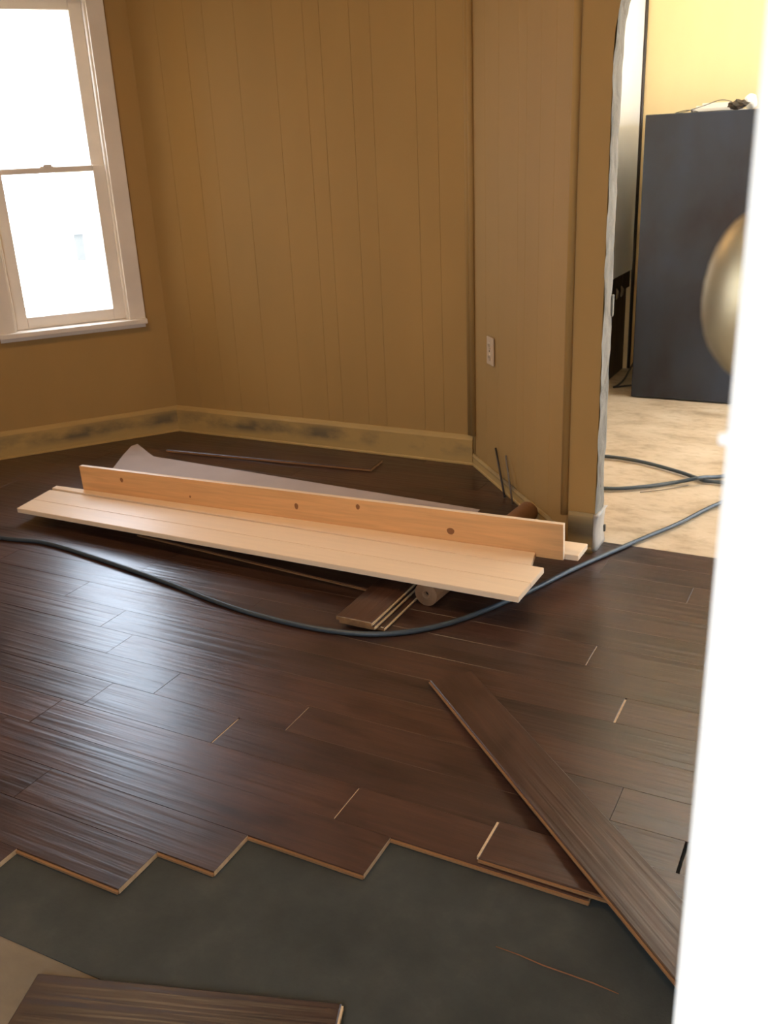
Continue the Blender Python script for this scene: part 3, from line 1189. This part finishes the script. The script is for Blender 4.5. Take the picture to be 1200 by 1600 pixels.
ZL, ZR, BT = 0.0615, 0.1055, 0.019
fl, bl_ = G(26, 794, ZL), G(78, 765, ZL)
f_r, b_r = G(810, 933, ZR), G(850, 887, ZR)
ml, mr_ = fl.lerp(bl_, 0.47), f_r.lerp(b_r, 0.47)
gap = (bl_ - fl).normalized() * 0.0007
board_solid('white_board', (fl, f_r, mr_ - gap, ml - gap), BT, 'front white board of the flat pile on the floor', M_board)
board_solid('white_board', (ml + gap, mr_ + gap, b_r, bl_), BT, 'second white board from the front, flush beside the front one', M_board)
# orange pine board on edge
H5 = 0.124
bR = G(880, 876, ZR - 0.014)
zlb = 0.0435
tL = G(124, 728, zlb + H5)
bL = Vector((tL.x, tL.y, zlb))
dirs = (bR - bL).normalized()
thv = Vector((-dirs.y, dirs.x, 0)).normalized() * 0.019
upv = Vector((0, 0, H5))
bm = bmesh.new()
x = dirs
y = thv.normalized()
n_ = x.cross(y)
mm = Matrix((x, y, n_)).transposed().to_4x4()
mm.translation = (bL + bR) / 2
L = (bR - bL).length
add_box(bm, (-L / 2, 0, 0), (L / 2, 0.019, H5), 0.0025)
bm.normal_update()
for f_ in bm.faces:
    if f_.normal.z > 0.6 or abs(f_.normal.x) > 0.6:
        f_.material_index = 1
pine = from_bm('pine_board', bm, [M_pine, M_board])
pine.matrix_world = mm
tag(pine, 'orange knotty pine board standing on edge among the white boards', 'board')
kinv = mm.inverted()
for (px, py, rx, rz) in ((190, 750, 0.008, 0.010), (463, 791, 0.008, 0.012), (559, 792, 0.008, 0.010), (704, 830, 0.014, 0.012), (297, 776, 0.004, 0.005)):
    d = raydir(px, py)
    t_ = ((bL - CAM).dot(y)) / d.dot(y)
    q = kinv @ (CAM + d * t_)
    bm = bmesh.new()
    rr_ = [bm.verts.new((q.x + rx * math.cos(a) * (1 + 0.08 * math.sin(3 * a)), -0.0006, q.z + rz * math.sin(a))) for a in [2 * math.pi * i / 14 for i in range(14)]]
    bk = [bm.verts.new((v.co.x, 0.001, v.co.z)) for v in rr_]
    bm.faces.new(rr_)
    bm.faces.new(bk[::-1])
    for i in range(14):
        bm.faces.new((rr_[i], rr_[(i + 1) % 14], bk[(i + 1) % 14], bk[i]))
    from_bm('knot', bm, M_knot, pine)
e_ = (bl_ - fl).normalized()
g3 = e_ * 0.004
l3, r3 = G(80, 763, ZL), G(829, 884, ZR)


def on_pine(p):
    q = p + e_ * ((bL - p).dot(thv.normalized()) / e_.dot(thv.normalized()) - 0.0015)
    return Vector((q.x, q.y, p.z))


board_solid('white_board', (l3 + g3, r3 + g3, on_pine(r3), on_pine(l3)), BT, 'third white board from the front, against the orange board on edge', M_board)
# board behind it, its right end sticking out
th4 = thv * 1.15
r4 = Vector((-0.757, 0, 0.1035))
base4 = bL + th4
dy = (r4.x - base4.x) / dirs.x
p4r = base4 + dirs * dy
p4l = base4 + dirs * 0.12
w4 = y * 0.105
for p_ in (p4l, p4r):
    pass
zl4, zr4 = ZL + (ZR - ZL) * 0.06, 0.1065
a4, b4 = Vector((p4l.x, p4l.y, zl4)), Vector((p4r.x, p4r.y, zr4))
board_solid('white_board', (a4, b4, b4 + w4, a4 + w4), BT, 'white board behind the orange one, its cut end poking out at the right', M_board)
# pale sheet at the back with a torn raised left end
top = [G(180, 727, 0.020), G(750, 796, 0.020), G(240, 713, 0.020), G(228, 704, 0.022), G(215, 693.5, 0.030), G(205, 697, 0.027), G(193, 710, 0.022)]
pr = top[1]
front = 0.20
ordr = [Vector((top[0].x + 0.03, top[0].y - 0.06, 0.02)), Vector((pr.x + 0.01, pr.y - 0.185, 0.02)), pr, top[2], top[3], top[4], top[5], top[6], top[0]]
bm = bmesh.new()
vt = [bm.verts.new(p) for p in ordr]
vb = [bm.verts.new((p.x, p.y, p.z - 0.0195 if p.z < 0.021 else p.z - 0.0195)) for p in ordr]
bm.faces.new(vt)
bm.faces.new(vb[::-1])
for i in range(len(vt)):
    j = (i + 1) % len(vt)
    bm.faces.new((vt[i], vb[i], vb[j], vt[j]))
bmesh.ops.triangulate(bm, faces=[f_ for f_ in bm.faces if len(f_.verts) > 4])
tag(from_bm('pale_sheet', bm, M_pale), 'pale greyish sheet with a torn pointed left end, rearmost of the pile', 'sheet')

# ------------------------------------------------------------------ paper roll under the boards
ra, rb = Vector((-1.150, 2.385, 0.0398)), Vector((-1.088, 3.175, 0.0398))
ax = (rb - ra).normalized()
zq = ax.to_track_quat('Z', 'Y').to_matrix().to_4x4()
zq.translation = ra
bm = bmesh.new()
L = (rb - ra).length
add_lathe(bm, [(0.010, 0.02), (0.010, 0.0), (0.016, 0.0), (0.0165, 0.0015), (0.024, 0.0), (0.0245, 0.0015), (0.031, 0.0), (0.0315, 0.001), (0.0385, 0.0),
               (0.0395, 0.001), (0.0395, L - 0.001), (0.0385, L), (0.010, L), (0.010, L - 0.02), (0.0, L - 0.02)], zq, 32)
roll = tag(from_bm('paper_roll', bm, M_kraft), 'roll of brown kraft paper lying under the raised ends of the white boards', 'roll')
bm = bmesh.new()
add_lathe(bm, [(0.0, 0.018), (0.0101, 0.018), (0.0101, 0.02), (0.0, 0.021)], zq, 16)
o = from_bm('core_hole', bm, M_dark, roll)

# ------------------------------------------------------------------ hose
HR = 0.0085
hp = [(0, 840), (70, 848), (150, 872), (260, 910), (330, 937), (400, 960), (500, 983), (600, 990.5), (700, 974), (800, 936), (850, 912), (900, 887), (1000, 843), (1060, 818), (1118, 789)]
pts = [Vector((-3.35, 2.26, HR))] + [G(px, py, HR) for px, py in hp]
pts += [Vector((-0.28, 3.95, HR)), Vector((-0.02, 4.30, HR)), Vector((0.12, 4.15, HR)), Vector((-0.10, 3.92, HR))]
pts += [G(1120, 753, HR), G(1090, 747, HR), G(1060, 737, HR), G(1000, 721, HR), G(945, 713, HR)]
pts += [Vector((-1.18, 3.98, HR)), Vector((-1.26, 3.78, HR)), Vector((-1.12, 3.62, HR))]
pts += [G(942, 763, HR), G(1000, 761, HR), G(1050, 754.5, HR), G(1075, 750, HR + 0.010), G(1090, 747, HR + 0.018), G(1104, 745.5, HR + 0.010), G(1122, 745, HR)]
pts += [Vector((-0.38, 4.02, HR)), Vector((-0.1, 4.12, HR)), Vector((0.3, 4.5, HR))]
bm = bmesh.new()
add_tube(bm, smooth_path(pts, 8), HR * 0.95, 10)
tag(from_bm('air_hose', bm, M_hose), 'slate blue rubber hose snaking across the dark planks into the next room', 'hose')
bm = bmesh.new()
add_tube(bm, smooth_path([G(1000, 769, 0.002), G(1025, 766.5, 0.002), G(1050, 763, 0.002), G(1075, 758.5, 0.002)], 6), 0.0022, 6)
tag(from_bm('thin_wire', bm, simple('tan_wire', (0.2, 0.16, 0.11), 0.5, 0.4)), 'thin wire lying beside the crossing hose in the next room', 'wire')

# ------------------------------------------------------------------ small things
# sliver of wood on the felt
s_a, s_b = G(775, 1479, ZF + 0.003), G(967, 1552, ZF + 0.003)
bm = bmesh.new()
dv = (s_b - s_a).normalized()
sv = Vector((-dv.y, dv.x, 0))
prof = [0.0004, 0.0012, 0.0015, 0.0012, 0.0014, 0.0005]
prev = None
for i, wv in enumerate(prof):
    c_ = s_a.lerp(s_b, i / 5) + sv * 0.0015 * math.sin(i * 2.1)
    row = [bm.verts.new(c_ + sv * wv + Vector((0, 0, -0.0006))), bm.verts.new(c_ - sv * wv + Vector((0, 0, -0.0006))), bm.verts.new(c_ + Vector((0, 0, 0.0012)))]
    if prev:
        for j in range(3):
            bm.faces.new((prev[j], prev[(j + 1) % 3], row[(j + 1) % 3], row[j]))
    else:
        bm.faces.new(row)
    prev = row
bm.faces.new(prev)
tag(from_bm('wood_sliver', bm, simple('reddish_sliver', (0.20, 0.085, 0.035), 0.7, 0.2)), 'thin reddish wood sliver lying on the dark felt', 'sliver')

# outlet on the right bay wall
mo = wall_frame(C2, R1)
out = empty('wall_outlet')
out.matrix_world = mo @ Matrix.Translation((0.225, -0.0, 0.558))
tag(out, 'ivory electrical outlet low on the grooved right wall of the bay', 'outlet')
bm = bmesh.new()
add_box(bm, (-0.035, -0.0075, -0.057), (0.035, 0.0, 0.057), 0.003)
from_bm('cover_plate', bm, M_plate, out)
for zz in (-0.024, 0.024):
    bm = bmesh.new()
    mk = Matrix.Translation((0, -0.0075, zz)) @ Matrix.Rotation(math.radians(90), 4, 'X')
    add_lathe(bm, [(0.0, 0.003), (0.014, 0.003), (0.0165, 0.0015), (0.0165, 0.0)], mk, 18)
    sk = from_bm('socket', bm, M_plate, out)
    bm = bmesh.new()
    for xx in (-0.006, 0.006):
        add_box(bm, (xx - 0.0012, -0.0112, zz - 0.005), (xx + 0.0012, -0.0103, zz + 0.005))
    from_bm('slot', bm, M_dark, sk)
bm = bmesh.new()
mk = Matrix.Translation((0, -0.0075, 0)) @ Matrix.Rotation(math.radians(90), 4, 'X')
add_lathe(bm, [(0.0, 0.0018), (0.003, 0.0015), (0.0035, 0.0)], mk, 12)
from_bm('screw', bm, M_metal, out)

# two thin rods leaning on the right bay wall
def rod(name, s_top, z_top, s_bot, off, label, m, r=0.004):
    a = mo @ Vector((s_bot, -off, r))
    b = mo @ Vector((s_top, -0.010 - r, z_top))
    bm = bmesh.new()
    add_tube(bm, [a, a.lerp(b, 0.5), b], r, 8)
    tag(from_bm(name, bm, m), label, 'rod', 'thin rods leaning on the bay wall')


rod('thin_rod', 0.312, 0.17, 0.455, 0.030, 'thin dark rod leaning on the right bay wall, left of the pair', M_metal, 0.0045)
rod('thin_rod', 0.425, 0.171, 0.540, 0.030, 'thin greyish rod leaning on the right bay wall, right of the pair', simple('grey_metal', (0.16, 0.13, 0.10), 0.5, 0.4, metal=0.3), 0.004)
